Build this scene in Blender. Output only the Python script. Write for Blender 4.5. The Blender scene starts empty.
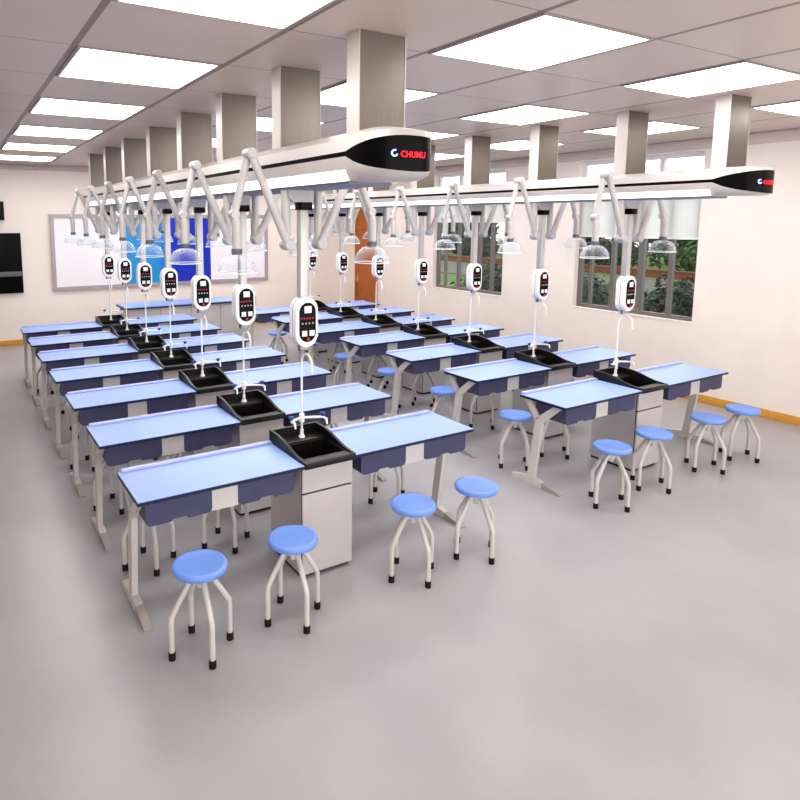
import bpy, bmesh, math, random
from mathutils import Vector, Matrix
random.seed(7)
PI = math.pi
scene = bpy.context.scene
COL = scene.collection

# ------------------------------------------------------------------ materials
def mat(name, color, rough=0.5, metal=0.0, emit=0.0, emit_col=None, noise=0.0, nscale=6.0, spec=0.5, bump=0.0, stretch=None):
    m = bpy.data.materials.new(name); m.use_nodes = True
    nt = m.node_tree; b = nt.nodes['Principled BSDF']
    c = (*color, 1)
    b.inputs['Base Color'].default_value = c
    b.inputs['Roughness'].default_value = rough
    b.inputs['Metallic'].default_value = metal
    b.inputs['Specular IOR Level'].default_value = spec
    if emit > 0:
        b.inputs['Emission Color'].default_value = (*(emit_col or color), 1)
        b.inputs['Emission Strength'].default_value = emit
    if noise > 0 or bump > 0:
        tc = nt.nodes.new('ShaderNodeTexCoord')
        n = nt.nodes.new('ShaderNodeTexNoise'); n.inputs['Scale'].default_value = nscale
        n.inputs['Detail'].default_value = 4
        src = tc.outputs['Object']
        if stretch:
            mp = nt.nodes.new('ShaderNodeMapping'); mp.inputs['Scale'].default_value = stretch
            nt.links.new(src, mp.inputs[0]); src = mp.outputs[0]
        nt.links.new(src, n.inputs['Vector'])
        if noise > 0:
            r = nt.nodes.new('ShaderNodeValToRGB')
            r.color_ramp.elements[0].position = 0.3; r.color_ramp.elements[1].position = 0.7
            r.color_ramp.elements[0].color = (*[max(0, x * (1 - noise)) for x in color], 1)
            r.color_ramp.elements[1].color = (*[min(1, x * (1 + noise)) for x in color], 1)
            nt.links.new(n.outputs['Fac'], r.inputs[0]); nt.links.new(r.outputs[0], b.inputs['Base Color'])
        if bump > 0:
            bp = nt.nodes.new('ShaderNodeBump'); bp.inputs['Strength'].default_value = bump; bp.inputs['Distance'].default_value = 0.01
            nt.links.new(n.outputs['Fac'], bp.inputs['Height']); nt.links.new(bp.outputs[0], b.inputs['Normal'])
    return m

def S(h):   # sRGB hex -> linear
    out = []
    for i in (0, 2, 4):
        v = int(h[i:i+2], 16) / 255
        out.append(v / 12.92 if v <= 0.04045 else ((v + 0.055) / 1.055) ** 2.4)
    return tuple(out)

M = {}
M['wall'] = mat('wall_paint', S('F3E9E1'), 0.85, noise=0.02, nscale=3, spec=0.2)
M['ceil_trim'] = mat('trim_paint', S('D9CAC3'), 0.8, noise=0.01)
M['skirt'] = mat('skirting_wood', S('D9A14A'), 0.5, noise=0.08, nscale=12, stretch=(8, 1, 8))
M['blue'] = mat('desk_blue', S('A0B9F2'), 0.32, noise=0.015, nscale=9, spec=0.4)
M['lip'] = mat('desk_lip', S('B4BAE4'), 0.35, noise=0.01)
M['navy'] = mat('edge_navy', S('1C2440'), 0.45, noise=0.05)
M['bin'] = mat('bin_navy', S('4D4C69'), 0.5, noise=0.06, nscale=10)
M['cream'] = mat('powder_coat', S('D0CCC8'), 0.42, noise=0.015, nscale=12)
M['toe'] = mat('foot_cap_grey', S('A79F9A'), 0.55, noise=0.03)
M['cab'] = mat('cabinet_laminate', S('C4BEBD'), 0.4, noise=0.015)
M['cab_dark'] = mat('dark_gap', S('2A1E1C'), 0.7, noise=0.05)
M['black'] = mat('black_resin', S('1B1A18'), 0.32, noise=0.1, nscale=14)
M['rubber'] = mat('black_rubber', S('121212'), 0.7, noise=0.1)
M['seat'] = mat('seat_blue', S('7C9FE8'), 0.38, noise=0.02, nscale=8)
M['white'] = mat('white_plastic', S('F0EFEE'), 0.35, noise=0.01)
M['shell'] = mat('boom_white', S('C4BDB8'), 0.3, noise=0.015, nscale=2, stretch=(6, 0.6, 6))
M['gloss'] = mat('gloss_black', S('060607'), 0.25, noise=0.1, spec=0.15)
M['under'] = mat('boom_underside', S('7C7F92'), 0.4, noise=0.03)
M['arm'] = mat('arm_grey', S('BCB8B5'), 0.32, noise=0.015, nscale=15)
M['joint'] = mat('arm_joint', S('B4B3B6'), 0.35, noise=0.02)
M['pole'] = mat('pole_alu', S('C2C0BE'), 0.3, metal=0.35, noise=0.03, nscale=20, stretch=(10, 10, 0.6))
M['steel'] = mat('brushed_steel', S('807872'), 0.42, metal=0.8, noise=0.05, nscale=9, stretch=(14, 14, 0.25))
M['grey'] = mat('dark_grey_plastic', S('6A6A6E'), 0.5, noise=0.03)
M['red'] = mat('red_led', S('B81E34'), 0.4, emit=0.08, noise=0.02)
M['redlit'] = mat('red_letter_led', S('F0182C'), 0.4, emit=1.6, noise=0.02)
M['bluelit'] = mat('blue_emblem_led', S('9CC8FF'), 0.4, emit=1.3, noise=0.02)
M['tipblue'] = mat('handle_blue', S('33508F'), 0.4, noise=0.04)
M['panel'] = mat('led_diffuser', (1, 1, 1), 0.6, emit=7.5, emit_col=(1.0, 0.985, 0.97), noise=0.004)
M['strip'] = mat('boom_led_strip', (1, 1, 1), 0.6, emit=1.6, emit_col=(1, 0.99, 0.98), noise=0.004)
M['lframe'] = mat('light_trim', S('A89E9A'), 0.5, noise=0.02)
M['wbframe'] = mat('board_frame', S('B0A5A8'), 0.4, metal=0.3, noise=0.02)
M['wbwhite'] = mat('board_white', S('F3EFF3'), 0.3, noise=0.008)
M['tv'] = mat('screen_black', S('0A0A0B'), 0.35, noise=0.1, spec=0.15)
M['tvbar'] = mat('soundbar_grey', S('6D6D70'), 0.5, noise=0.05)
M['door'] = mat('door_wood', S('B5682F'), 0.45, noise=0.12, nscale=7, stretch=(6, 6, 0.5))
M['winframe'] = mat('window_dark_frame', S('787270'), 0.45, noise=0.03)
M['winwhite'] = mat('window_upper_frame', S('E4E0E2'), 0.5, noise=0.01)
M['chrome'] = mat('chrome_handle', S('D6D2CC'), 0.2, metal=0.9, noise=0.02)
M['leaf_dark'] = mat('leaf_dark', S('16250F'), 0.5, noise=0.6, nscale=5)
M['leaf_mid'] = mat('leaf_mid', S('243C18'), 0.5, noise=0.5, nscale=3)
M['leaf_light'] = mat('leaf_light', S('3F5A20'), 0.6, noise=0.4, nscale=2)
M['bark'] = mat('bark', S('5A4636'), 0.9, noise=0.25, nscale=12)
M['lawn'] = mat('lawn_grass', S('4E6A2C'), 0.9, noise=0.3, nscale=1.2)
M['road'] = mat('asphalt', S('5E5B58'), 0.85, noise=0.08, nscale=4)
M['orange'] = mat('terracotta', S('7A442B'), 0.85, noise=0.15, nscale=4)

def mat_floor():
    m = mat('floor_vinyl', S('B0AEB0'), 0.28, spec=0.35)
    nt = m.node_tree; b = nt.nodes['Principled BSDF']
    tc = nt.nodes.new('ShaderNodeTexCoord')
    n1 = nt.nodes.new('ShaderNodeTexNoise'); n1.inputs['Scale'].default_value = 1.1; n1.inputs['Detail'].default_value = 5
    n2 = nt.nodes.new('ShaderNodeTexNoise'); n2.inputs['Scale'].default_value = 45; n2.inputs['Detail'].default_value = 3
    r1 = nt.nodes.new('ShaderNodeValToRGB')
    r1.color_ramp.elements[0].position = 0.3; r1.color_ramp.elements[1].position = 0.72
    r1.color_ramp.elements[0].color = (*S('A7A5A8'), 1); r1.color_ramp.elements[1].color = (*S('B5B2B4'), 1)
    mx = nt.nodes.new('ShaderNodeMix'); mx.data_type = 'RGBA'; mx.blend_type = 'MULTIPLY'
    mx.inputs[0].default_value = 0.05
    nt.links.new(tc.outputs['Object'], n1.inputs['Vector']); nt.links.new(tc.outputs['Object'], n2.inputs['Vector'])
    nt.links.new(n1.outputs['Fac'], r1.inputs[0])
    nt.links.new(r1.outputs[0], mx.inputs[6]); nt.links.new(n2.outputs['Fac'], mx.inputs[7])
    nt.links.new(mx.outputs[2], b.inputs['Base Color'])
    return m
M['floor'] = mat_floor()

GX0, GXP, GY0, GYP = -1.299, 0.9135, 0.647, 0.863     # ceiling grid origin and pitch
def mat_ceiling():
    m = mat('ceiling_tile', S('BDADA8'), 0.38, spec=0.4)
    nt = m.node_tree; b = nt.nodes['Principled BSDF']
    tc = nt.nodes.new('ShaderNodeTexCoord'); sp = nt.nodes.new('ShaderNodeSeparateXYZ')
    nt.links.new(tc.outputs['Object'], sp.inputs[0])
    def math_(op, a, v):
        q = nt.nodes.new('ShaderNodeMath'); q.operation = op
        for i, s in enumerate((a, v)):
            if hasattr(s, 'links'): nt.links.new(s, q.inputs[i])
            else: q.inputs[i].default_value = s
        return q.outputs[0]
    def line(sock, off, pitch, w):
        t = math_('DIVIDE', math_('SUBTRACT', sock, off), pitch)
        d = math_('ABSOLUTE', math_('SUBTRACT', math_('FRACT', math_('ADD', t, 0.5), 0.0), 0.5), 0.0)
        return math_('LESS_THAN', d, w / pitch)
    lx = line(sp.outputs['X'], GX0 - 0.022, GXP, 0.019)
    ly = line(sp.outputs['Y'], GY0, GYP, 0.006)
    mx1 = nt.nodes.new('ShaderNodeMix'); mx1.data_type = 'RGBA'
    n = nt.nodes.new('ShaderNodeTexNoise'); n.inputs['Scale'].default_value = 0.9
    nt.links.new(tc.outputs['Object'], n.inputs['Vector'])
    r = nt.nodes.new('ShaderNodeValToRGB')
    r.color_ramp.elements[0].color = (*S('C9B9B0'), 1); r.color_ramp.elements[1].color = (*S('D6C7BD'), 1)
    nt.links.new(n.outputs['Fac'], r.inputs[0])
    nt.links.new(ly, mx1.inputs[0]); nt.links.new(r.outputs[0], mx1.inputs[6]); mx1.inputs[7].default_value = (*S('9A8B87'), 1)
    mx2 = nt.nodes.new('ShaderNodeMix'); mx2.data_type = 'RGBA'
    nt.links.new(lx, mx2.inputs[0]); nt.links.new(mx1.outputs[2], mx2.inputs[6]); mx2.inputs[7].default_value = (*S('857875'), 1)
    nt.links.new(mx2.outputs[2], b.inputs['Base Color'])
    return m
M['ceil'] = mat_ceiling()

def mat_screen():
    m = mat('blue_screen', S('1E8FD8'), 0.3)
    nt = m.node_tree; b = nt.nodes['Principled BSDF']
    tc = nt.nodes.new('ShaderNodeTexCoord'); sp = nt.nodes.new('ShaderNodeSeparateXYZ')
    nt.links.new(tc.outputs['Object'], sp.inputs[0])
    mr = nt.nodes.new('ShaderNodeMapRange'); mr.inputs['From Min'].default_value = 1.6; mr.inputs['From Max'].default_value = 1.95
    nt.links.new(sp.outputs['X'], mr.inputs['Value'])
    n = nt.nodes.new('ShaderNodeTexNoise'); n.inputs['Scale'].default_value = 2.0
    nt.links.new(tc.outputs['Object'], n.inputs['Vector'])
    ad = nt.nodes.new('ShaderNodeMath'); ad.operation = 'MULTIPLY_ADD'; ad.inputs[1].default_value = 0.03
    nt.links.new(n.outputs['Fac'], ad.inputs[0]); nt.links.new(mr.outputs[0], ad.inputs[2])
    r = nt.nodes.new('ShaderNodeValToRGB')
    e = r.color_ramp.elements
    e[0].position = 0.1; e[0].color = (*S('218CCB'), 1)
    e[1].position = 1.05 if False else 1.0; e[1].color = (*S('0C2FB0'), 1)
    k = r.color_ramp.elements.new(0.55); k.color = (*S('1268DC'), 1)
    nt.links.new(ad.outputs[0], r.inputs[0])
    nt.links.new(r.outputs[0], b.inputs['Base Color'])
    nt.links.new(r.outputs[0], b.inputs['Emission Color']); b.inputs['Emission Strength'].default_value = 0.08
    return m
M['screen'] = mat_screen()

def mat_glass(name, tint=(1, 1, 1), edge=0.35, base=0.06):
    m = bpy.data.materials.new(name); m.use_nodes = True
    nt = m.node_tree; nt.nodes.clear()
    out = nt.nodes.new('ShaderNodeOutputMaterial'); tr = nt.nodes.new('ShaderNodeBsdfTransparent')
    tr.inputs[0].default_value = (*tint, 1)
    pb = nt.nodes.new('ShaderNodeBsdfPrincipled'); pb.inputs['Base Color'].default_value = (0.92, 0.94, 0.96, 1); pb.inputs['Roughness'].default_value = 0.08
    lw = nt.nodes.new('ShaderNodeLayerWeight'); lw.inputs[0].default_value = edge
    ma = nt.nodes.new('ShaderNodeMath'); ma.operation = 'MULTIPLY_ADD'; ma.inputs[1].default_value = 0.6; ma.inputs[2].default_value = base; ma.use_clamp = True
    mx = nt.nodes.new('ShaderNodeMixShader')
    nt.links.new(lw.outputs['Facing'], ma.inputs[0]); nt.links.new(ma.outputs[0], mx.inputs[0])
    nt.links.new(tr.outputs[0], mx.inputs[1]); nt.links.new(pb.outputs[0], mx.inputs[2]); nt.links.new(mx.outputs[0], out.inputs[0])
    return m
M['acrylic'] = mat_glass('clear_acrylic', (0.97, 0.98, 0.99), 0.22, 0.012)
M['pane'] = mat_glass('window_glass', (0.82, 0.85, 0.83), 0.05, 0.01)
M['clearpane'] = mat_glass('upper_window_glass', (0.95, 0.96, 0.97), 0.05, 0.01)

def mat_blind():
    m = bpy.data.materials.new('blind_fabric'); m.use_nodes = True
    nt = m.node_tree; nt.nodes.clear()
    out = nt.nodes.new('ShaderNodeOutputMaterial')
    d = nt.nodes.new('ShaderNodeBsdfDiffuse'); t = nt.nodes.new('ShaderNodeBsdfTranslucent')
    n = nt.nodes.new('ShaderNodeTexNoise'); n.inputs['Scale'].default_value = 4
    r = nt.nodes.new('ShaderNodeValToRGB'); r.color_ramp.elements[0].color = (0.94, 0.93, 0.95, 1); r.color_ramp.elements[1].color = (0.98, 0.97, 0.98, 1)
    nt.links.new(n.outputs['Fac'], r.inputs[0])
    nt.links.new(r.outputs[0], d.inputs[0]); nt.links.new(r.outputs[0], t.inputs[0])
    mx = nt.nodes.new('ShaderNodeMixShader'); mx.inputs[0].default_value = 0.85
    nt.links.new(d.outputs[0], mx.inputs[1]); nt.links.new(t.outputs[0], mx.inputs[2]); nt.links.new(mx.outputs[0], out.inputs[0])
    return m
M['blind'] = mat_blind()

# ------------------------------------------------------------------ mesh helpers
def box(bm, x0, x1, y0, y1, z0, z1, bev=0.0, seg=2):
    g = bmesh.ops.create_cube(bm, size=1.0)
    vs = g['verts']
    for v in vs:
        v.co = Vector(((x0 + x1) / 2 + v.co.x * (x1 - x0), (y0 + y1) / 2 + v.co.y * (y1 - y0), (z0 + z1) / 2 + v.co.z * (z1 - z0)))
    if bev > 0:
        es = list({e for v in vs for e in v.link_edges})
        bmesh.ops.bevel(bm, geom=es, offset=bev, segments=seg, affect='EDGES', profile=0.5)

def tube(bm, pts, rad, n=10, caps=True):
    pts = [Vector(p) for p in pts]
    rads = rad if isinstance(rad, (list, tuple)) else [rad] * len(pts)
    rings, up = [], None
    for i, p in enumerate(pts):
        if i == 0: t = (pts[1] - p)
        elif i == len(pts) - 1: t = (p - pts[i - 1])
        else: t = (pts[i + 1] - p).normalized() + (p - pts[i - 1]).normalized()
        t = t.normalized()
        if up is None:
            a = Vector((0, 0, 1)) if abs(t.z) < 0.9 else Vector((0, 1, 0))
            up = (a - t * a.dot(t)).normalized()
        else:
            up = (up - t * up.dot(t)).normalized()
        sd = t.cross(up)
        k = 1.0
        if 0 < i < len(pts) - 1:
            c = (pts[i + 1] - p).normalized().dot((p - pts[i - 1]).normalized())
            k = 1.0 / max(0.6, math.sqrt((1 + c) / 2))
            k = 1.0
        rings.append([bm.verts.new(p + (up * math.cos(2 * PI * j / n) + sd * math.sin(2 * PI * j / n)) * rads[i] * k) for j in range(n)])
    for a, b in zip(rings, rings[1:]):
        for j in range(n):
            bm.faces.new((a[j], a[(j + 1) % n], b[(j + 1) % n], b[j]))
    if caps:
        bm.faces.new(rings[0][::-1]); bm.faces.new(rings[-1])

def lathe(bm, prof, cx=0, cy=0, n=24, axis='z', cz=0):
    """profile of (r, h)"""
    rings = []
    for r, h in prof:
        if r < 1e-6:
            rings.append([bm.verts.new(Vector((cx, cy, cz + h)) if axis == 'z' else Vector((cx, cy + h, cz)))])
        else:
            ring = []
            for j in range(n):
                a = 2 * PI * j / n
                ring.append(bm.verts.new((cx + r * math.cos(a), cy + r * math.sin(a), cz + h) if axis == 'z' else (cx + r * math.cos(a), cy + h, cz + r * math.sin(a))))
            rings.append(ring)
    for a, b in zip(rings, rings[1:]):
        for j in range(n):
            k = (j + 1) % n
            if len(a) == 1 and len(b) == 1: continue
            if len(a) == 1: bm.faces.new((a[0], b[k], b[j]))
            elif len(b) == 1: bm.faces.new((a[j], a[k], b[0]))
            else: bm.faces.new((a[j], a[k], b[k], b[j]))

def ball(bm, c, r, seg=12, ring=8, sc=(1, 1, 1)):
    g = bmesh.ops.create_uvsphere(bm, u_segments=seg, v_segments=ring, radius=r)
    for v in g['verts']:
        v.co = Vector((v.co.x * sc[0], v.co.y * sc[1], v.co.z * sc[2])) + Vector(c)

def prism(bm, poly, axis, a0, a1):
    """extrude a 2-D polygon along axis; poly in the two other axes (x,y,z order)"""
    def P(p, a):
        return {'x': (a, p[0], p[1]), 'y': (p[0], a, p[1]), 'z': (p[0], p[1], a)}[axis]
    A = [bm.verts.new(P(p, a0)) for p in poly]; B = [bm.verts.new(P(p, a1)) for p in poly]
    n = len(poly)
    for i in range(n):
        bm.faces.new((A[i], A[(i + 1) % n], B[(i + 1) % n], B[i]))
    bm.faces.new(A[::-1]); bm.faces.new(B)

def obj(name, fn, m, parent=None, smooth=35, loc=None):
    bm = bmesh.new()
    fn(bm)
    bmesh.ops.recalc_face_normals(bm, faces=bm.faces[:])
    th = math.radians(smooth)
    for f in bm.faces: f.smooth = smooth > 0
    for e in bm.edges:
        if len(e.link_faces) == 2:
            if e.calc_face_angle(0) > th: e.smooth = False
    me = bpy.data.meshes.new(name); bm.to_mesh(me); bm.free()
    for x in (m if isinstance(m, (list, tuple)) else [m]): me.materials.append(x)
    o = bpy.data.objects.new(name, me); COL.objects.link(o)
    if parent: o.parent = parent
    if loc: o.location = loc
    return o

def thing(name, label=None, cat=None, loc=(0, 0, 0), group=None):
    o = bpy.data.objects.new(name, None); COL.objects.link(o)
    o.empty_display_size = 0.1
    o.location = loc
    tag(o, label, cat, group)
    return o
def tag(o, label=None, cat=None, group=None, kind=None):
    for k, v in (('label', label), ('category', cat), ('group', group), ('kind', kind)):
        if v: o[k] = v
    return o
def struct(name, fn, m, smooth=35, parent=None):
    o = obj(name, fn, m, parent, smooth)
    if not parent: o['kind'] = 'structure'
    return o
def dup(root, loc, label=None, group=None, parent=None, keep=False):
    c = root.copy(); COL.objects.link(c)
    if parent is not None: c.parent = parent
    if loc is not None: c.location = loc
    if label: c['label'] = label
    if group: c['group'] = group
    for ch in root.children:
        dup(ch, None, parent=c)
    return c
class Placer:
    """the first placement moves the original, later ones copy it"""
    def __init__(s, proto): s.p, s.used = proto, False
    def put(s, loc, label, group):
        if not s.used:
            s.used = True; s.p.location = loc; s.p['label'] = label; s.p['group'] = group
            return s.p
        return dup(s.p, loc, label, group)

# ------------------------------------------------------------------ layout numbers
ROW = 0.988
W, WS, D, H = 1.034, 0.377, 0.495, 0.78
HS = WS / 2
BX = [0.0, 3.4525]
CZ = 3.27
XR, YB = 6.1, 9.35
ROWS = ['front', 'second', 'third', 'fourth', 'fifth', 'sixth', 'last']
BANK = ['whiteboard-side', 'window-side']

# ------------------------------------------------------------------ camera
cam = bpy.data.cameras.new('camera'); co = bpy.data.objects.new('camera', cam); COL.objects.link(co)
co.location = (-2.0071, -3.2587, 2.2887)
co.rotation_euler = (PI / 2 - 0.1309, 0, -0.5239)
cam.sensor_width = 36; cam.lens = 629.205 * 36 / 800
cam.shift_x = (400 - 314.15) / 800; cam.shift_y = (302.52 - 400) / 800
cam.clip_end = 200
scene.camera = co

# ------------------------------------------------------------------ room shell
XL, YF = -6.0, -5.2
struct('floor', lambda b: box(b, XL, XR + 0.2, YF, YB + 0.2, -0.12, 0), M['floor'])
struct('ceiling', lambda b: box(b, XL, XR + 0.2, YF, YB + 0.2, CZ, CZ + 0.12), M['ceil'])
struct('wall_back', lambda b: box(b, XL, XR + 0.2, YB, YB + 0.2, 0, CZ), M['wall'])
WIN = [(1.18, 2.96), (4.385, 6.16)]
ZS, ZT = 0.985, 3.13
def wall_right(b):
    ys = [YF] + [v for w in WIN for v in w] + [YB]
    for i in range(0, len(ys), 2): box(b, XR, XR + 0.2, ys[i], ys[i + 1], 0, CZ)
    for a, c in WIN:
        box(b, XR, XR + 0.2, a, c, 0, ZS); box(b, XR, XR + 0.2, a, c, ZT, CZ)
struct('wall_left', lambda b: box(b, XL - 0.2, XL, YF, YB + 0.2, 0, CZ), M['wall'])
struct('wall_right', wall_right, M['wall'], smooth=0)
struct('baseboard_right', lambda b: box(b, XR - 0.018, XR, YF, 7.93, 0, 0.1, 0.004), M['skirt'])
struct('baseboard_back', lambda b: box(b, XL, XR - 0.018, YB - 0.018, YB, 0, 0.1, 0.004), M['skirt'])
struct('trim_1', lambda b: box(b, XR - 0.05, XR, YF, YB, 3.15, CZ, 0.01), M['ceil_trim'])
struct('trim_2', lambda b: box(b, XL, XR - 0.05, YB - 0.05, YB, 3.18, CZ, 0.01), M['ceil_trim'])

# windows: dark lower frame with sliding sashes, white upper frame
MULL = [[2.747, 2.396, 1.973, 1.56], [5.927, 5.566, 5.046, 4.728]]
for k, (a, c) in enumerate(WIN):
    fx0, fx1, zm = XR + 0.09, XR + 0.15, 2.66
    def low(b):
        box(b, fx0, fx1, a, c, ZS, ZS + 0.055); box(b, fx0, fx1, a, c, zm - 0.03, zm + 0.03)
        box(b, fx0, fx1, a, a + 0.04, ZS + .055, zm - .03); box(b, fx0, fx1, c - 0.06, c, ZS + .055, zm - .03)
        for i, y in enumerate(MULL[k]):
            w = (0.02, 0.03, 0.045, 0.03)[i]
            box(b, fx0 + 0.003, fx1 - 0.003, y - w, y + w, ZS + .055, zm - .03)
    w = struct('window_%d' % (k + 1), low, M['winframe'], smooth=0)
    def up(b):
        box(b, fx0, fx1, a, c, ZT - 0.05, ZT); box(b, fx0, fx1, a, c, zm + 0.031, zm + 0.09)
        box(b, fx0, fx1, a, a + 0.05, zm + 0.09, ZT - .05); box(b, fx0, fx1, c - 0.05, c, zm + 0.09, ZT - .05)
        for t in (0.33, 0.66): box(b, fx0, fx1, a + (c - a) * t - 0.03, a + (c - a) * t + 0.03, zm + 0.09, ZT - .05)
    obj('upper_frame', up, M['winwhite'], w, 0)
    obj('pane', lambda b: box(b, XR + 0.115, XR + 0.119, a + 0.02, c - 0.02, ZS + 0.02, zm - 0.01), M['pane'], w, 0)
    obj('upper_pane', lambda b: box(b, XR + 0.115, XR + 0.119, a + 0.02, c - 0.02, zm + 0.04, ZT - 0.02), M['clearpane'], w, 0)
    obj('sill', lambda b: box(b, XR - 0.01, XR + 0.09, a, c, ZS - 0.012, ZS + 0.004), M['wall'], w, 0)
    bl = thing('roller_blind', ('white roller blind half lowered over the window nearest the camera', 'white roller blind half lowered over the far window nearer the door')[k], 'blind', (XR + 0.055, 0, 0), 'roller blinds on the windows')
    zb = 2.05 if k == 0 else 2.25
    obj('fabric', lambda b: box(b, -0.0015, 0.0015, a + 0.01, c - 0.01, zb, 2.6), M['blind'], bl, 0)
    obj('roller_tube', lambda b: tube(b, [(0, a + 0.003, 2.61), (0, c - 0.003, 2.61)], 0.025, 14), M['white'], bl)
    obj('bottom_bar', lambda b: box(b, -0.008, 0.008, a + 0.01, c - 0.01, zb - 0.015, zb + 0.005, 0.003), M['white'], bl)

# door on the right wall near the far corner, with a tall panel above it
dy0, dy1 = 7.98, 8.80
dr = struct('door_1', lambda b: box(b, XR - 0.045, XR - 0.002, dy0 + 0.05, dy1 - 0.05, 0.005, 2.06, 0.004), M['door'])
def dframe(b):
    for y in (dy0, dy1 - 0.05): box(b, XR - 0.06, XR - 0.001, y, y + 0.05, 0, 3.0)
    box(b, XR - 0.06, XR - 0.001, dy0, dy1, 2.07, 2.13); box(b, XR - 0.06, XR - 0.001, dy0, dy1, 2.95, 3.0)
obj('door_frame', dframe, M['door'], dr, 0)
obj('over_panel', lambda b: box(b, XR - 0.035, XR - 0.002, dy0 + 0.05, dy1 - 0.05, 2.13, 2.95), M['door'], dr, 0)
def dh(b):
    box(b, XR - 0.056, XR - 0.045, dy1 - 0.14, dy1 - 0.09, 0.88, 1.04, 0.003)
    tube(b, [(XR - 0.05, dy1 - 0.115, 0.96), (XR - 0.1, dy1 - 0.115, 0.96), (XR - 0.1, dy1 - 0.25, 0.955)], 0.011, 8)
obj('door_handle', dh, M['chrome'], dr)

# ------------------------------------------------------------------ ceiling lights
def make_panel():
    t = thing('ceiling_light_panel', 'x', 'ceiling light')
    w, d = 0.415, 0.412
    def fr(b):
        for x0, x1, y0, y1 in ((-w - .022, w + .022, -d - .012, -d), (-w - .022, w + .022, d, d + .012), (-w - .022, -w, -d, d), (w, w + .022, -d, d)):
            box(b, x0, x1, y0, y1, -0.008, 0.0)
    obj('frame', fr, M['lframe'], t, 0)
    obj('diffuser', lambda b: box(b, -w, w, -d, d, -0.005, 0.0), M['panel'], t, 0)
    return t
pl = Placer(make_panel())
lcol = ['over the aisle left of the nearer boom', 'between the two booms, nearer-boom side', 'between the two booms, farther-boom side', 'between the farther boom and the windows']
lord = ['nearest the camera', 'second from the camera', 'third from the camera', 'fourth from the camera', 'fifth from the camera', 'nearest the back wall']
for i in range(4):
    for j in range(-1, 5):
        if (i, j) in ((3, 4), (3, 3)): pass
        x = GX0 + 0.4345 + 2 * GXP * i; y = GY0 + 0.43 + 2 * GYP * j
        pl.put((x, y, CZ), 'square white LED ceiling panel %s, %s' % (lcol[i], lord[j + 1]), 'LED ceiling panels')

# ------------------------------------------------------------------ desks
def make_desk(sgn):
    """sgn -1: desk left of its sink (outer end at -x); +1: right of it. Local origin: inner front corner on the floor."""
    t = thing('lab_desk', 'x', 'desk')
    X = lambda u: u * sgn                      # u runs from the sink outwards
    def bx(b, u0, u1, *a, **k):
        x0, x1 = sorted((X(u0), X(u1))); box(b, x0, x1, *a, **k)
    r = 0.035
    def plate(ins, rad, segs=5):
        pts = [(X(ins), ins), (X(W - ins), ins)]
        for cx, cy, a0 in ((W - ins - rad, D - ins - rad, 0),):
            for s in range(segs + 1):
                a = a0 + (PI / 2) * s / segs
                pts.append((X(cx + rad * math.cos(a)), cy + rad * math.sin(a)))
        pts.append((X(ins), D - ins))
        return pts
    top = obj('desktop', lambda b: prism(b, plate(0.003, r), 'z', 0.764, 0.7755), M['blue'], t, 20)
    obj('edge_band', lambda b: prism(b, plate(0.0, r), 'z', 0.753, 0.7715), M['navy'], top, 20)
    obj('raised_edge', lambda b: bx(b, 0.006, W - 0.02, D - 0.046, D - 0.003, 0.774, 0.794, bev=0.008), M['lip'], top)
    # storage bins with rounded lower corners and a thumb notch
    def bin_(u0, u1):
        def f(b):
            z0, z1, rr = 0.610, 0.753, 0.03
            um, nw, nh = (u0 + u1) / 2, 0.036, 0.014
            poly = [(u0, z1), (u0, z0 + rr)]
            for s in range(1, 6):
                a = PI + (PI / 2) * s / 5; poly.append((u0 + rr + rr * math.cos(a), z0 + rr + rr * math.sin(a)))
            poly += [(um - nw - 0.015, z0), (um - nw, z0 + nh), (um + nw, z0 + nh), (um + nw + 0.015, z0)]
            for s in range(0, 6):
                a = 1.5 * PI + (PI / 2) * s / 5; poly.append((u1 - rr + rr * math.cos(a), z0 + rr + rr * math.sin(a)))
            poly.append((u1, z1))
            prism(b, [(X(p[0]), p[1]) for p in poly], 'y', 0.03, 0.34)
        return f
    obj('storage_bin', bin_(0.065, 0.435), M['bin'], t)
    obj('storage_bin', bin_(0.60, 0.985), M['bin'], t)
    obj('front_panel', lambda b: bx(b, 0.435, 0.60, 0.036, 0.06, 0.612, 0.7535), M['cream'], t)
    def beams(b):
        bx(b, 0.0, W - 0.03, 0.36, 0.40, 0.66, 0.7535, bev=0.004)
    obj('crossbeam', beams, M['cream'], t)
    lx0, lx1 = W - 0.058, W - 0.022
    def leg(b):
        # post leaning slightly forward as it rises, a Y of two arms under the top
        prism(b, [(0.315, 0.03), (0.385, 0.03), (0.315, 0.60), (0.245, 0.60)], 'x', *sorted((X(lx0), X(lx1))))
        prism(b, [(0.245, 0.575), (0.315, 0.60), (0.13, 0.7535), (0.05, 0.7535)], 'x', *sorted((X(lx0 + .002), X(lx1 - .002))))
        prism(b, [(0.262, 0.52), (0.29, 0.62), (0.385, 0.7535), (0.455, 0.7535)], 'x', *sorted((X(lx0 + .002), X(lx1 - .002))))
    lg = obj('leg', leg, M['cream'], t)
    obj('foot', lambda b: prism(b, [(0.55, 0.0), (0.56, 0.03), (0.40, 0.062), (0.29, 0.062), (0.22, 0.05), (0.22, 0.0)], 'x', *sorted((X(lx0 - .005), X(lx1 + .005)))), M['cream'], lg)
    ft = obj('foot_cap', lambda b: prism(b, [(0.22, 0.0), (0.22, 0.049), (0.06, 0.026), (0.035, 0.012), (0.035, 0.0)], 'x', *sorted((X(lx0 - .006), X(lx1 + .006)))), M['toe'], lg)
    ft['label'] = 'grey plastic cap on the front of the foot'
    return t
pd = [Placer(make_desk(-1)), Placer(make_desk(1))]
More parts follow.
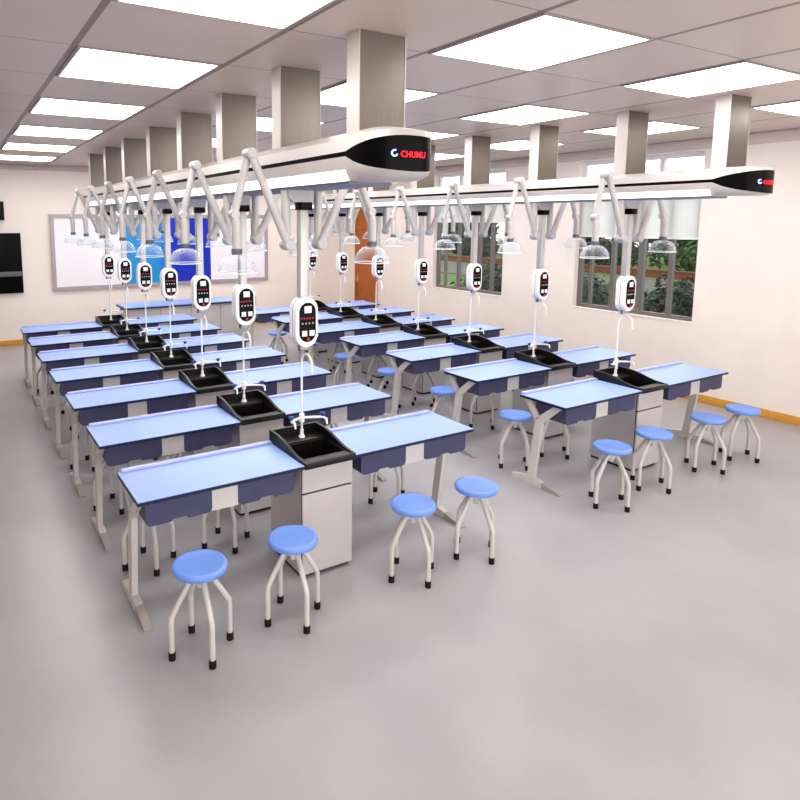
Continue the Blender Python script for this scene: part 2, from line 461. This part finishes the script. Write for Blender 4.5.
for bnk in (0, 1):
    for r in range(7):
        for s, side in ((0, 'left'), (1, 'right')):
            x = BX[bnk] + (-HS if s == 0 else HS)
            pd[s].put((x, r * ROW, 0), 'blue-topped lab desk %s of the sink in the %s row of the %s bank' % (side, ROWS[r], BANK[bnk]),
                      '%s bank lab desks' % BANK[bnk])

# ------------------------------------------------------------------ sink units
def make_sink():
    t = thing('sink_cabinet', 'x', 'sink')
    hw = HS - 0.0015
    def cabinet(b):
        box(b, -hw, hw, 0.06, D, 0.02, 0.57)
        box(b, -hw, -hw + .018, 0.06, D, 0.57, 0.746); box(b, hw - .018, hw, 0.06, D, 0.57, 0.746); box(b, -hw, hw, D - .018, D, 0.57, 0.746)
    body = obj('cabinet_body', cabinet, M['cab'], t, 0)
    obj('plinth', lambda b: box(b, -hw + .004, hw - .004, 0.07, D - .01, 0.0, 0.022), M['cab_dark'], t, 0)
    obj('front_gap', lambda b: box(b, -hw + .002, hw - .002, 0.052, 0.0605, 0.03, 0.745), M['cab_dark'], body, 0)
    obj('door_panel', lambda b: box(b, -hw, hw, 0.036, 0.0525, 0.028, 0.566, 0.002, 1), M['cab'], t, 0)
    obj('drawer_panel', lambda b: box(b, -hw, hw, 0.036, 0.0525, 0.578, 0.745, 0.002, 1), M['cab'], t, 0)
    def basin(b):
        ho = HS - 0.001
        prof = [(0.0, 0.748), (0.0, 0.790), (0.06, 0.792), (0.12, 0.798), (0.17, 0.808), (0.22, 0.822), (0.27, 0.836), (0.33, 0.848), (0.40, 0.856), (D + .012, 0.858), (D + .012, 0.748)]
        for s in (-1, 1):
            prism(b, prof, 'x', *sorted((s * ho, s * (ho - 0.018))))
        box(b, -ho, ho, -0.004, 0.018, 0.747, 0.790, 0.004)          # front rim
        box(b, -ho + .01, ho - .01, D - 0.008, D + 0.012, 0.747, 0.857)        # back upstand
        box(b, -ho + .01, ho - .01, 0.35, D, 0.75, 0.797)                      # tap deck
        # bowl
        x0, x1, y0, y1, zb = -ho + 0.035, ho - 0.035, 0.08, 0.355, 0.60
        box(b, x0 - .015, x1 + .015, y0 - .015, y1 + .015, zb - .015, zb)
        box(b, x0 - .03, x0, y0 - .015, y1, zb, 0.785); box(b, x1, x1 + .03, y0 - .015, y1, zb, 0.785)
        box(b, x0 - .03, x1 + .03, y0 - .015, y0, zb, 0.785); box(b, -ho + .01, ho - .01, 0.01, y0, 0.765, 0.784)
        box(b, x0, x1, y1 - .02, y1 + .01, zb, 0.79)
        lathe(b, [(0, 0.004), (0.03, 0.004), (0.034, 0)], 0, 0.2, 16, cz=zb)
    obj('basin', basin, M['black'], t, 30)
    # swan-neck tap
    cx, cy = 0.02, 0.42
    def tap(b):
        pts = [(cx, cy, 0.795), (cx, cy, 1.325)]
        R = 0.07
        for k in range(1, 11):
            a = PI * k / 10
            pts.append((cx, cy - R + R * math.cos(a), 1.325 + R * math.sin(a)))
        pts.append((cx, cy - 2 * R, 1.275))
        tube(b, pts, 0.0078, 10)
    tp = obj('swan_neck_tap', tap, M['white'], t)
    obj('tap_base', lambda b: lathe(b, [(0, 0), (0.024, 0), (0.022, 0.012), (0.013, 0.022), (0.012, 0.06), (0, 0.06)], cx, cy, 16, cz=0.795), M['white'], tp)
    # cross-shaped valve with two handles
    def cross(b):
        tube(b, [(-0.07, 0.405, 0.925), (0.02, 0.425, 0.935), (0.17, 0.39, 0.925)], 0.0095, 10)
        for x, y in ((-0.07, 0.405), (0.17, 0.39)):
            tube(b, [(x, y, 0.925), (x, y - 0.05, 0.925), (x, y - 0.06, 0.89)], [0.010, 0.0095, 0.007], 8)
        lathe(b, [(0, -.03), (0.018, -.03), (0.02, 0), (0.018, .03), (0, .03)], 0.02, 0.42, 14, cz=0.935)
    cv = obj('cross_valve', cross, M['white'], t)
    for x, y in ((-0.07, 0.405), (0.17, 0.39)):
        h = obj('valve_handle', lambda b: (lathe(b, [(0, .0), (0.011, .0), (0.014, .010), (0.012, .026), (0, .029)], x, y, 12, cz=0.934), box(b, x - .024, x + .024, y - .006, y + .006, 0.948, 0.958, 0.003)), M['tipblue'], cv)
        h['label'] = 'blue valve handle'
    return t
ps = Placer(make_sink())
for bnk in (0, 1):
    for r in range(7):
        ps.put((BX[bnk], r * ROW, 0), 'black-basin sink cabinet with white swan-neck tap in the %s row of the %s bank' % (ROWS[r], BANK[bnk]),
               '%s bank sinks' % BANK[bnk])

# ------------------------------------------------------------------ stools
def make_stool():
    t = thing('lab_stool', 'x', 'stool')
    prof = [(0, 0.455), (0.128, 0.455), (0.141, 0.460), (0.1455, 0.471), (0.1455, 0.484), (0.140, 0.494), (0.126, 0.498), (0.121, 0.4955), (0.06, 0.4945), (0, 0.494)]
    obj('seat', lambda b: lathe(b, prof, n=36), M['seat'], t, 50)
    obj('hub', lambda b: lathe(b, [(0, 0.36), (0.016, 0.36), (0.018, 0.385), (0.04, 0.395), (0.044, 0.435), (0.075, 0.448), (0.075, 0.456), (0, 0.456)], n=18), M['cream'], t)
    for a in (0, PI / 2, PI, 1.5 * PI):
        c, s = math.cos(a), math.sin(a)
        pts = [(0.03, 0.42), (0.062, 0.402), (0.145, 0.262), (0.160, 0.235), (0.163, 0.205), (0.163, 0.03)]
        lg = obj('leg', lambda b: tube(b, [(p * c, p * s, z) for p, z in pts], 0.0155, 10), M['cream'], t, 50)
        f = obj('rubber_foot', lambda b: lathe(b, [(0, 0), (0.019, 0), (0.019, 0.042), (0.0165, 0.044), (0, 0.044)], 0.163 * c, 0.163 * s, 12), M['rubber'], lg)
        f['label'] = 'black rubber foot'
    return t
pst = Placer(make_stool())
SX = [-0.973, -0.417, 0.456, 1.005]
ordn = ['first', 'second', 'third', 'fourth']
SKIP = set()
for bnk in (0, 1):
    for r in range(7):
        for k in range(4):
            if (bnk, r, k) in SKIP: continue
            dx = random.uniform(-.02, .02) if r else 0
            x = BX[bnk] + SX[k] + dx
            y = r * ROW - 0.262
            if bnk == 1 and r == 0:
                x, y = [(2.494, -0.25), (3.11, -0.215), (3.93, -0.225), (4.50, -0.24)][k]
            pst.put((x, y, 0), 'blue round stool, %s from left in the %s row of the %s bank' % (ordn[k], ROWS[r], BANK[bnk]),
                    '%s bank stools' % BANK[bnk])

# ------------------------------------------------------------------ overhead booms
def nose_plan(hw, y0, depth, n=36, e=3.2):
    pts = []
    for i in range(n + 1):
        th = PI - PI * i / n
        c, s = math.cos(th), math.sin(th)
        pts.append((hw * math.copysign(abs(c) ** (2 / e), c), y0 - depth * abs(s) ** (2 / e)))
    return pts
def make_boom(bx, zc, zt, zb, label):
    t = thing('overhead_utility_boom', label, 'utility boom', (bx, 0, 0), 'overhead utility booms')
    hw, y0, y1, dep = 0.198, -0.45, 6.95, 0.315
    up = [(1, 0), (.97, .55), (.62, .95), (0, 1)]
    dn = [(1, 0), (.955, .53), (.80, .97), (0, 1)]
    h0, hu, hd = 0.012, 0.070, 0.104
    plan = nose_plan(hw, y0, dep)
    # arc length fraction for the black lens
    L = [0]
    for a, b in zip(plan, plan[1:]): L.append(L[-1] + math.hypot(b[0] - a[0], b[1] - a[1]))
    bump = [math.sin(PI * l / L[-1]) ** 0.8 for l in L]
    HU = [h0 + (hu - h0) * q for q in bump]; HD = [h0 + (hd - h0) * q for q in bump]
    def side(b, levels, zlim, sg):
        # body halves: far cap, long sides, then nose columns
        cols = []
        cols.append(([(-hw, y1)], h0)); 
        path = [(-hw, y1)] + plan + [(hw, y1)]
        hs = [h0] + (HU if sg > 0 else HD) + [h0]
        grid = []
        for (x, y), h in zip(path, hs):
            row = []
            for f, g in levels:
                z = zc + sg * h; z = z + (zlim - z) * g
                if y >= y0: row.append(b.verts.new((x * f, y, z)))
                else: row.append(b.verts.new((x * f, y0 + (y - y0) * f, z)))
            grid.append(row)
        for a, c in zip(grid, grid[1:]):
            for k in range(len(levels) - 1):
                try: b.faces.new((a[k], c[k], c[k + 1], a[k + 1]))
                except ValueError: pass
        # far end cap
        b.faces.new([*grid[0], *grid[-1][::-1][1:]] if False else [*grid[0], *reversed(grid[-1])])
        bmesh.ops.remove_doubles(b, verts=b.verts[:], dist=1e-5)
    obj('upper_cover', lambda b: side(b, up, zt, 1), M['shell'], t, 50)
    obj('lower_cover', lambda b: side(b, dn, zb, -1), M['shell'], t, 50)
    def band(b):
        path = [(-hw + .004, y1)] + [(p[0] * .99, y0 + (p[1] - y0) * .992) for p in plan] + [(hw - .004, y1)]
        lo = [b.verts.new((x, y, zc - h - .002)) for (x, y), h in zip(path, [h0] + HD + [h0])]
        hi = [b.verts.new((x, y, zc + h + .002)) for (x, y), h in zip(path, [h0] + HU + [h0])]
        for i in range(len(path) - 1): b.faces.new((lo[i], lo[i + 1], hi[i + 1], hi[i]))
    bd = obj('black_band', band, M['gloss'], t, 60)
    ny = lambda x: y0 - dep * (1 - min(1, abs(x / hw)) ** 3.2) ** (1 / 3.2)
    # lettering on the nose
    def text(body, size, mm, x, name):
        c = bpy.data.curves.new('text', 'FONT'); c.body = body; c.size = size; c.extrude = 0.002; c.offset = 0.0003
        o = bpy.data.objects.new('text', c); COL.objects.link(o)
        bpy.context.view_layer.update()
        me = bpy.data.meshes.new_from_object(o.evaluated_get(bpy.context.evaluated_depsgraph_get()))
        bpy.data.objects.remove(o)
        me.materials.clear(); me.materials.append(mm)
        me.transform(Matrix.Translation((x, -0.002, zc - 0.036)) @ Matrix.Rotation(PI / 2, 4, 'X'))
        for v in me.vertices: v.co.y += ny(v.co.x)
        q = bpy.data.objects.new(name, me); COL.objects.link(q); q.parent = bd
        return q
    text('CHUMU', 0.042, M['redlit'], -0.079, 'lettering')['label'] = 'red illuminated letters'
    def emblem(b):
        n, r0, r1 = 20, 0.0095, 0.0165
        A, B, A2, B2 = [], [], [], []
        for i in range(n + 1):
            a = math.radians(60) + math.radians(285) * i / n
            for lst, r, yy in ((A, r0, 0), (B, r1, 0), (A2, r0, .003), (B2, r1, .003)):
                lst.append(b.verts.new((-0.108 + r * math.cos(a) * .9, ny(-0.108 + r * math.cos(a) * .9) - 0.004 + yy, zc - .018 + r * math.sin(a) * 1.1)))
        for i in range(n):
            b.faces.new((A[i], A[i + 1], B[i + 1], B[i])); b.faces.new((A[i], A2[i], A2[i + 1], A[i + 1])); b.faces.new((B[i], B[i + 1], B2[i + 1], B2[i]))
    obj('emblem', emblem, M['bluelit'], bd)['label'] = 'pale blue illuminated ring emblem'
    # LED strips along the two lower chamfers
    z1_ = zc - h0 + (zb - zc + h0) * .56; z2_ = zc - h0 + (zb - zc + h0) * .95
    for sgn in (-1, 1):
        def st(b):
            xa, xb = sgn * (hw * .950 + .004), sgn * (hw * .812 + .004)
            yy = (y0 + 0.02, y1 - 0.02)
            v = [b.verts.new(p) for p in ((xa, yy[0], z1_), (xb, yy[0] - .0, z2_ - .003), (xb, yy[1], z2_ - .003), (xa, yy[1], z1_))]
            w = [b.verts.new((p.co.x - sgn * .01, p.co.y, p.co.z + .01)) for p in v]
            b.faces.new(v); b.faces.new(w[::-1])
            for i in range(4): b.faces.new((v[i], v[(i + 1) % 4], w[(i + 1) % 4], w[i]))
        obj('led_strip', st, M['strip'], t, 0)
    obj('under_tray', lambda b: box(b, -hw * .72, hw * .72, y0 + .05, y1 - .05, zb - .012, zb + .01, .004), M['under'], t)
    return t
BOOM = [(2.628, 2.755, 2.488), (2.594, 2.70, 2.476)]
make_boom(BX[0], *BOOM[0], 'long white utility boom in front of the whiteboard, its black nose nearest the camera')
make_boom(BX[1], *BOOM[1], 'long white utility boom nearer the windows, its black nose toward the bare wall')

# ------------------------------------------------------------------ steel duct shafts from the ceiling
def make_duct():
    t = thing('steel_duct', 'x', 'duct')
    sh = obj('shaft', lambda b: box(b, -0.15, 0.15, 0, 0.11, 0, 1.0, 0.004, 1), M['steel'], t, 0)
    obj('corner_trim', lambda b: box(b, -0.153, -0.147, -0.003, 0.115, 0, 1.0), M['shell'], sh, 0)
    obj('corner_trim', lambda b: box(b, 0.147, 0.153, -0.003, 0.115, 0, 1.0), M['shell'], sh, 0)
    return t
pdu = Placer(make_duct())
dord = ['nearest the boom nose', 'second from the boom nose', 'third from the boom nose', 'fourth from the boom nose', 'fifth from the boom nose', 'sixth from the boom nose', 'seventh from the boom nose', 'nearest the back wall']
for bnk in (0, 1):
    for k in range(8):
        x, y = ((0.055, [-.42, .49, 1.50, 2.50, 3.55, 4.68, 5.72, 6.80][k]), (3.545, [-.47, .40, 1.40, 2.38, 3.38, 4.38, 5.38, 6.38][k]))[bnk]
        zt = BOOM[bnk][1] - 0.012
        o = pdu.put((x, y, zt), 'brushed steel duct between ceiling and the %s boom, %s' % (('whiteboard-side', 'window-side')[bnk], dord[k]), '%s boom ducts' % BANK[bnk])
        o.scale = (1, 1, CZ - zt)

# ------------------------------------------------------------------ hanging service poles with oval control pods
def stadium(w, h, n=10, cx=0, cz=0):
    r = w / 2; s = h / 2 - r
    pts = []
    for i in range(n + 1):
        a = PI * i / n; pts.append((cx + r * math.cos(a), cz + s + r * math.sin(a)))
    for i in range(n + 1):
        a = PI + PI * i / n; pts.append((cx + r * math.cos(a), cz - s + r * math.sin(a)))
    return pts
def make_pole():
    t = thing('service_pole', 'x', 'service pole')
    obj('pole', lambda b: box(b, -0.029, 0.029, -0.029, 0.029, -1.05, 0.0, 0.005), M['pole'], t)
    obj('mount_bracket', lambda b: prism(b, [(-0.13, 0.0), (-0.125, -0.045), (-0.09, -0.075), (0.05, -0.075), (0.06, 0)], 'y', -0.055, 0.055), M['joint'], t)
    obj('collar', lambda b: box(b, -0.036, 0.05, -0.05, 0.04, -0.125, -0.04, 0.006), M['gloss'], t)
    zc = -0.858
    def case(b):
        prism(b, stadium(0.166, 0.33, 12, 0, zc), 'y', -0.06, 0.03)
        es = [e for e in b.edges if len(e.link_faces) == 2 and e.calc_face_angle(0) > 1.0]
        bmesh.ops.bevel(b, geom=es, offset=0.014, segments=3, affect='EDGES')
    cs = obj('control_pod', case, M['white'], t, 40)
    obj('pod_seam', lambda b: prism(b, stadium(0.169, 0.333, 12, 0, zc), 'y', -0.02, -0.013), M['joint'], cs)
    obj('control_panel', lambda b: prism(b, stadium(0.122, 0.262, 12, 0.004, zc), 'y', -0.0645, -0.055), M['gloss'], cs)
    obj('display', lambda b: box(b, -0.022, 0.032, -0.069, -0.06, zc + 0.062, zc + 0.108, 0.003), M['white'], cs)
    for x in (-0.04, 0.016):
        obj('socket', lambda b: box(b, x, x + 0.038, -0.069, -0.06, zc - 0.092, zc - 0.054, 0.003), M['white'], cs)
    def leds(b):
        for k in range(5): box(b, -0.045 + k * 0.02, -0.035 + k * 0.02, -0.067, -0.06, zc + 0.022, zc + 0.034)
    obj('led_lettering', leds, M['red'], cs, 0)
    for k in range(4):
        obj('push_button', lambda b: box(b, -0.042 + k * 0.026, -0.030 + k * 0.026, -0.068, -0.06, zc - 0.012, zc + 0.0, 0.002), M['joint'], cs)
    obj('stop_button', lambda b: lathe(b, [(0, -.072), (0.010, -.072), (0.012, -.066), (0.012, -.055), (0, -.055)], 0.005, 0, 14, 'y', zc - 0.113), M['red'], cs)
    for x in (-0.03, 0.0, 0.03):
        obj('nozzle', lambda b: tube(b, [(x, -0.01, zc - 0.16), (x, -0.01, zc - 0.196)], [0.011, 0.008], 8), M['grey'], cs)
    return t
pp = Placer(make_pole())
for bnk in (0, 1):
    for r in range(7):
        zb = BOOM[bnk][2] - 0.0125
        pp.put((BX[bnk], 0.37 + r * ROW, zb), 'hanging pole with white oval control pod, %s row of the %s bank' % (ROWS[r], BANK[bnk]), '%s boom service poles' % BANK[bnk])

# ------------------------------------------------------------------ jointed exhaust arms with clear hoods
def make_arm(s):
    t = thing('exhaust_arm', 'x', 'exhaust arm')
    X = lambda v: v * s
    top = -0.0
    k0, k1, k2 = (0.12, -0.345), (0.375 if s < 0 else 0.40, 0.215), (0.472, -0.155) if s < 0 else (0.553, -0.135)
    dz = 0.052 if s < 0 else 0.080
    obj('drop_tube', lambda b: tube(b, [(X(0.12), 0.0, 0.0), (X(0.12), 0.0, -0.335)], 0.029, 12), M['arm'], t)
    obj('lower_arm', lambda b: tube(b, [(X(k0[0]), -0.032, k0[1]), (X(k1[0]), -0.032, k1[1])], [0.030, 0.026], 12), M['arm'], t)
    obj('upper_arm', lambda b: tube(b, [(X(k1[0]), 0.014, k1[1]), (X(k2[0]), 0.014, k2[1])], [0.026, 0.024], 12), M['arm'], t)
    def jt(k, r, y0, y1):
        def f(b):
            lathe(b, [(0, y0), (r * .8, y0), (r, y0 + .008), (r, y1 - .008), (r * .8, y1), (0, y1)], X(k[0]), 0, 16, 'y', k[1])
        return f
    obj('elbow', jt(k0, 0.039, -0.064, 0.03), M['joint'], t)
    obj('elbow', jt(k1, 0.035, -0.06, 0.042), M['arm'], t)
    obj('elbow', jt(k2, 0.033, -0.014, 0.044), M['arm'], t)
    xh = 0.464 if s < 0 else 0.556
    obj('hood_tube', lambda b: tube(b, [(X(k2[0]), 0.012, k2[1]), (X(xh + .002), 0.006, k2[1] - 0.05), (X(xh), 0.0, k2[1] - 0.07), (X(xh), 0.0, -0.432 + dz)], [0.024, 0.029, 0.031, 0.029], 14), M['arm'], t)
    obj('hood_collar', lambda b: lathe(b, [(0, 0), (0.031, 0), (0.034, .006), (0.034, .032), (0.031, .036), (0, .036)], X(xh), 0, 16, cz=-0.452 + dz), M['grey'], t)
    def dome(b):
        n, pr = 9, []
        for i in range(n + 1):
            a = (PI / 2) * i / n
            pr.append((0.028 + 0.094 * math.sin(a), -0.452 + dz - 0.112 * (1 - math.cos(a))))
        inner = [(r - 0.003, z - 0.002) for r, z in reversed(pr)]
        lathe(b, pr + inner, X(xh), 0, 28)
    hd = obj('hood', dome, M['acrylic'], t, 60)
    def rim(b):
        pts, n = [], 28
        R, rr, z = 0.1225, 0.0036, -0.5645 + dz
        rings = []
        for i in range(n):
            a = 2 * PI * i / n
            rings.append([b.verts.new((X(xh) + (R + rr * math.cos(q)) * math.cos(a), (R + rr * math.cos(q)) * math.sin(a), z + rr * math.sin(q))) for q in (0, PI / 2, PI, 1.5 * PI)])
        for i in range(n):
            A, B = rings[i], rings[(i + 1) % n]
            for j in range(4): b.faces.new((A[j], A[(j + 1) % 4], B[(j + 1) % 4], B[j]))
    obj('hood_rim', rim, M['white'], hd, 60)
    return t
pa = [Placer(make_arm(-1)), Placer(make_arm(1))]
for bnk in (0, 1):
    for r in range(7):
        for s, side in ((0, 'left'), (1, 'right')):
            pa[s].put((BX[bnk], 0.37 + r * ROW, BOOM[bnk][2] - 0.013), 'jointed grey exhaust arm with clear hood, %s of the pole, %s row, %s bank' % (side, ROWS[r], BANK[bnk]), '%s boom exhaust arms' % BANK[bnk])

# ------------------------------------------------------------------ front of the room: boards, screen, bench
wb = thing('whiteboard', 'wide grey-framed whiteboard on the back wall with a blue screen in the middle', 'whiteboard', (0, YB, 0))
bx0, bx1, bz0, bz1 = -0.38, 4.07, 0.96, 2.39
def wbf(b):
    f = 0.07
    box(b, bx0, bx1, -0.05, 0, bz0, bz0 + f); box(b, bx0, bx1, -0.05, 0, bz1 - f, bz1)
    box(b, bx0, bx0 + f, -0.049, 0, bz0 + f, bz1 - f); box(b, bx1 - f, bx1, -0.049, 0, bz0 + f, bz1 - f)
obj('frame', wbf, M['wbframe'], wb, 0)
obj('writing_panel', lambda b: box(b, bx0 + .06, 1.0, -0.03, 0, bz0 + .06, bz1 - .06), M['wbwhite'], wb, 0)
obj('writing_panel', lambda b: box(b, 2.74, bx1 - .06, -0.03, 0, bz0 + .06, bz1 - .06), M['wbwhite'], wb, 0)
obj('blue_screen', lambda b: box(b, 1.0, 2.74, -0.036, 0, bz0 + .06, bz1 - .04), M['screen'], wb, 0)

tv = thing('wall_screen', 'black wall screen with a grey bar across its lower part, left of the whiteboard', 'screen', (0, YB, 0))
obj('screen_body', lambda b: box(b, -1.9, -0.885, -0.07, 0, 0.965, 2.05, .008), M['tv'], tv)
obj('sound_bar', lambda b: box(b, -1.88, -0.90, -0.085, -0.06, 1.27, 1.36, .006), M['tvbar'], tv)
sp = thing('wall_speaker', 'small black speaker on the back wall above the black wall screen', 'speaker', (0, YB, 0))
obj('speaker_box', lambda b: box(b, -1.40, -1.13, -0.12, 0, 2.28, 2.61, .015), M['tv'], sp)
obj('speaker_grille', lambda b: box(b, -1.38, -1.15, -0.126, -0.115, 2.30, 2.59, .01), M['rubber'], sp)

tb = thing('teacher_bench', 'long blue-topped demonstration bench with grey front in front of the whiteboard', 'bench', (0, 0, 0))
tt = obj('bench_top', lambda b: box(b, 0.5, 2.86, 7.50, 8.12, 0.785, 0.805), M['blue'], tb, 0)
obj('edge_band', lambda b: box(b, 0.495, 2.865, 7.495, 8.125, 0.765, 0.79), M['navy'], tt, 0)
obj('bench_body', lambda b: box(b, 0.56, 2.80, 7.56, 8.06, 0.05, 0.766), M['cab'], tb, 0)
obj('plinth', lambda b: box(b, 0.6, 2.76, 7.60, 8.02, 0.0, 0.05), M['cab_dark'], tb, 0)
for x0, x1 in ((0.565, 1.115), (1.125, 1.675), (1.685, 2.235), (2.245, 2.795)):
    obj('front_panel', lambda b: box(b, x0, x1, 7.545, 7.561, 0.06, 0.76, .003, 1), M['cab'], tb, 0)
def sb(b): box(b, 2.866, 2.95, 7.52, 7.62, 0.66, 0.86, .006)
obj('end_box', sb, M['tv'], tb)['label'] = 'small black box on the end of the bench'

# ------------------------------------------------------------------ outside the windows
GZ = -0.5
struct('ground', lambda b: box(b, XR + 0.25, 60, -10, 70, GZ - 0.2, GZ), M['lawn'], 0)
struct('road', lambda b: box(b, 20.5, 26.0, -10, 70, GZ - 0.05, GZ + 0.03), M['road'], 0)
def gw(b):
    box(b, 27.5, 27.9, -5, 60, GZ, GZ + 0.32)
    box(b, 27.45, 27.95, -5, 60, GZ + 0.32, GZ + 0.38)
struct('garden_wall', gw, M['orange'], 0)
def leaves(n, rx, ry, rz, size, cz):
    def f(b):
        for _ in range(n):
            while True:
                p = Vector((random.uniform(-1, 1), random.uniform(-1, 1), random.uniform(-1, 1)))
                if 0.25 < p.length < 1: break
            k = 0.85 + 0.25 * math.sin(7 * p.x + 3 * p.z) * math.sin(6 * p.y)
            c = Vector((p.x * rx * k, p.y * ry * k, cz + p.z * rz * k))
            nrm = (p.normalized() + Vector((random.uniform(-.7, .7), random.uniform(-.7, .7), random.uniform(-.2, .9)))).normalized()
            a = nrm.orthogonal().normalized(); q = nrm.cross(a)
            an = random.uniform(0, 2 * PI); u = a * math.cos(an) + q * math.sin(an); v = nrm.cross(u)
            s = size * random.uniform(.6, 1.3)
            b.faces.new([b.verts.new(c + d) for d in (-u * s, -v * s * .45 + nrm * s * .15, u * s, v * s * .45 + nrm * s * .15)])
    return f
def plant(name, label, cat, loc, fm, n, r, size, cz, trunk, group):
    t = thing(name, label, cat, loc, group)
    obj('foliage', leaves(n, r[0], r[1], r[2], size, cz), fm, t, 0)
    def st(b):
        tube(b, [(0, 0, 0), (0.03 * trunk, 0, cz * .5), (0, 0.02, cz)], [trunk, trunk * .8, trunk * .4], 8)
        for k in range(4):
            a = k * 1.7
            tube(b, [(0, 0, cz * .55), (r[0] * .5 * math.cos(a), r[1] * .5 * math.sin(a), cz + r[2] * .2)], [trunk * .5, trunk * .15], 6)
    obj('trunk', st, M['bark'], t)
    return t
shr = [(8.0, 2.2, 'dark'), (9.5, 3.3, 'dark'), (8.0, 4.2, 'mid'), (9.5, 5.6, 'dark'), (8.0, 6.6, 'dark'), (9.5, 7.9, 'mid'), (8.0, 9.0, 'dark')]
shl = ['low dark leafy shrub under the pane of the near window closest to the bare wall', 'dark leafy shrub outside the near window behind its second mullion from the bare wall',
       'mid green leafy shrub outside the near window at its middle', 'dark leafy shrub outside the near window at its far edge',
       'dark leafy shrub outside the far window at its near edge', 'mid green leafy shrub outside the middle of the far window', 'dark leafy shrub outside the far window at its door side']
for (x, y, kd), lb in zip(shr, shl):
    plant('garden_shrub', lb, 'shrub', (x, y, GZ), M['leaf_' + kd], 3600, (0.68, 0.85, 0.92), 0.07, 0.95, 0.05, 'shrubs outside the windows')
for k in range(6):
    y = 8.5 + k * 5.2
    plant('clipped_bush', '%s clipped light green bush beyond the road, counted from the near window' % ['first', 'second', 'third', 'fourth', 'fifth', 'sixth'][k], 'bush', (29.6, y, GZ), M['leaf_light' if k % 2 else 'leaf_mid'], 1300, (1.3, 2.8, 0.95), 0.2, 1.0, 0.08, 'clipped bushes beyond the road')
for k in range(8):
    y = 6 + k * 4.6
    plant('garden_tree', '%s dark tree behind the clipped bushes, counted from the near window' % ['first', 'second', 'third', 'fourth', 'fifth', 'sixth', 'seventh', 'eighth'][k], 'tree', (33.5 + 3.4 * (k % 2), y, GZ), M['leaf_dark' if k % 3 else 'leaf_mid'], 1900, (2.0, 2.45, 1.9), 0.26, 2.3, 0.16, 'trees beyond the road')

# ------------------------------------------------------------------ light and colour
wd = bpy.data.worlds.new('world'); scene.world = wd; wd.use_nodes = True
bg = wd.node_tree.nodes['Background']; bg.inputs[0].default_value = (1.0, 0.98, 0.97, 1); bg.inputs[1].default_value = 2.3
scene.view_settings.view_transform = 'Standard'
scene.view_settings.look = 'Medium High Contrast'
scene.view_settings.exposure = 0.04
scene.cycles.use_denoising = True
scene.cycles.max_bounces = 8
scene.cycles.transparent_max_bounces = 16
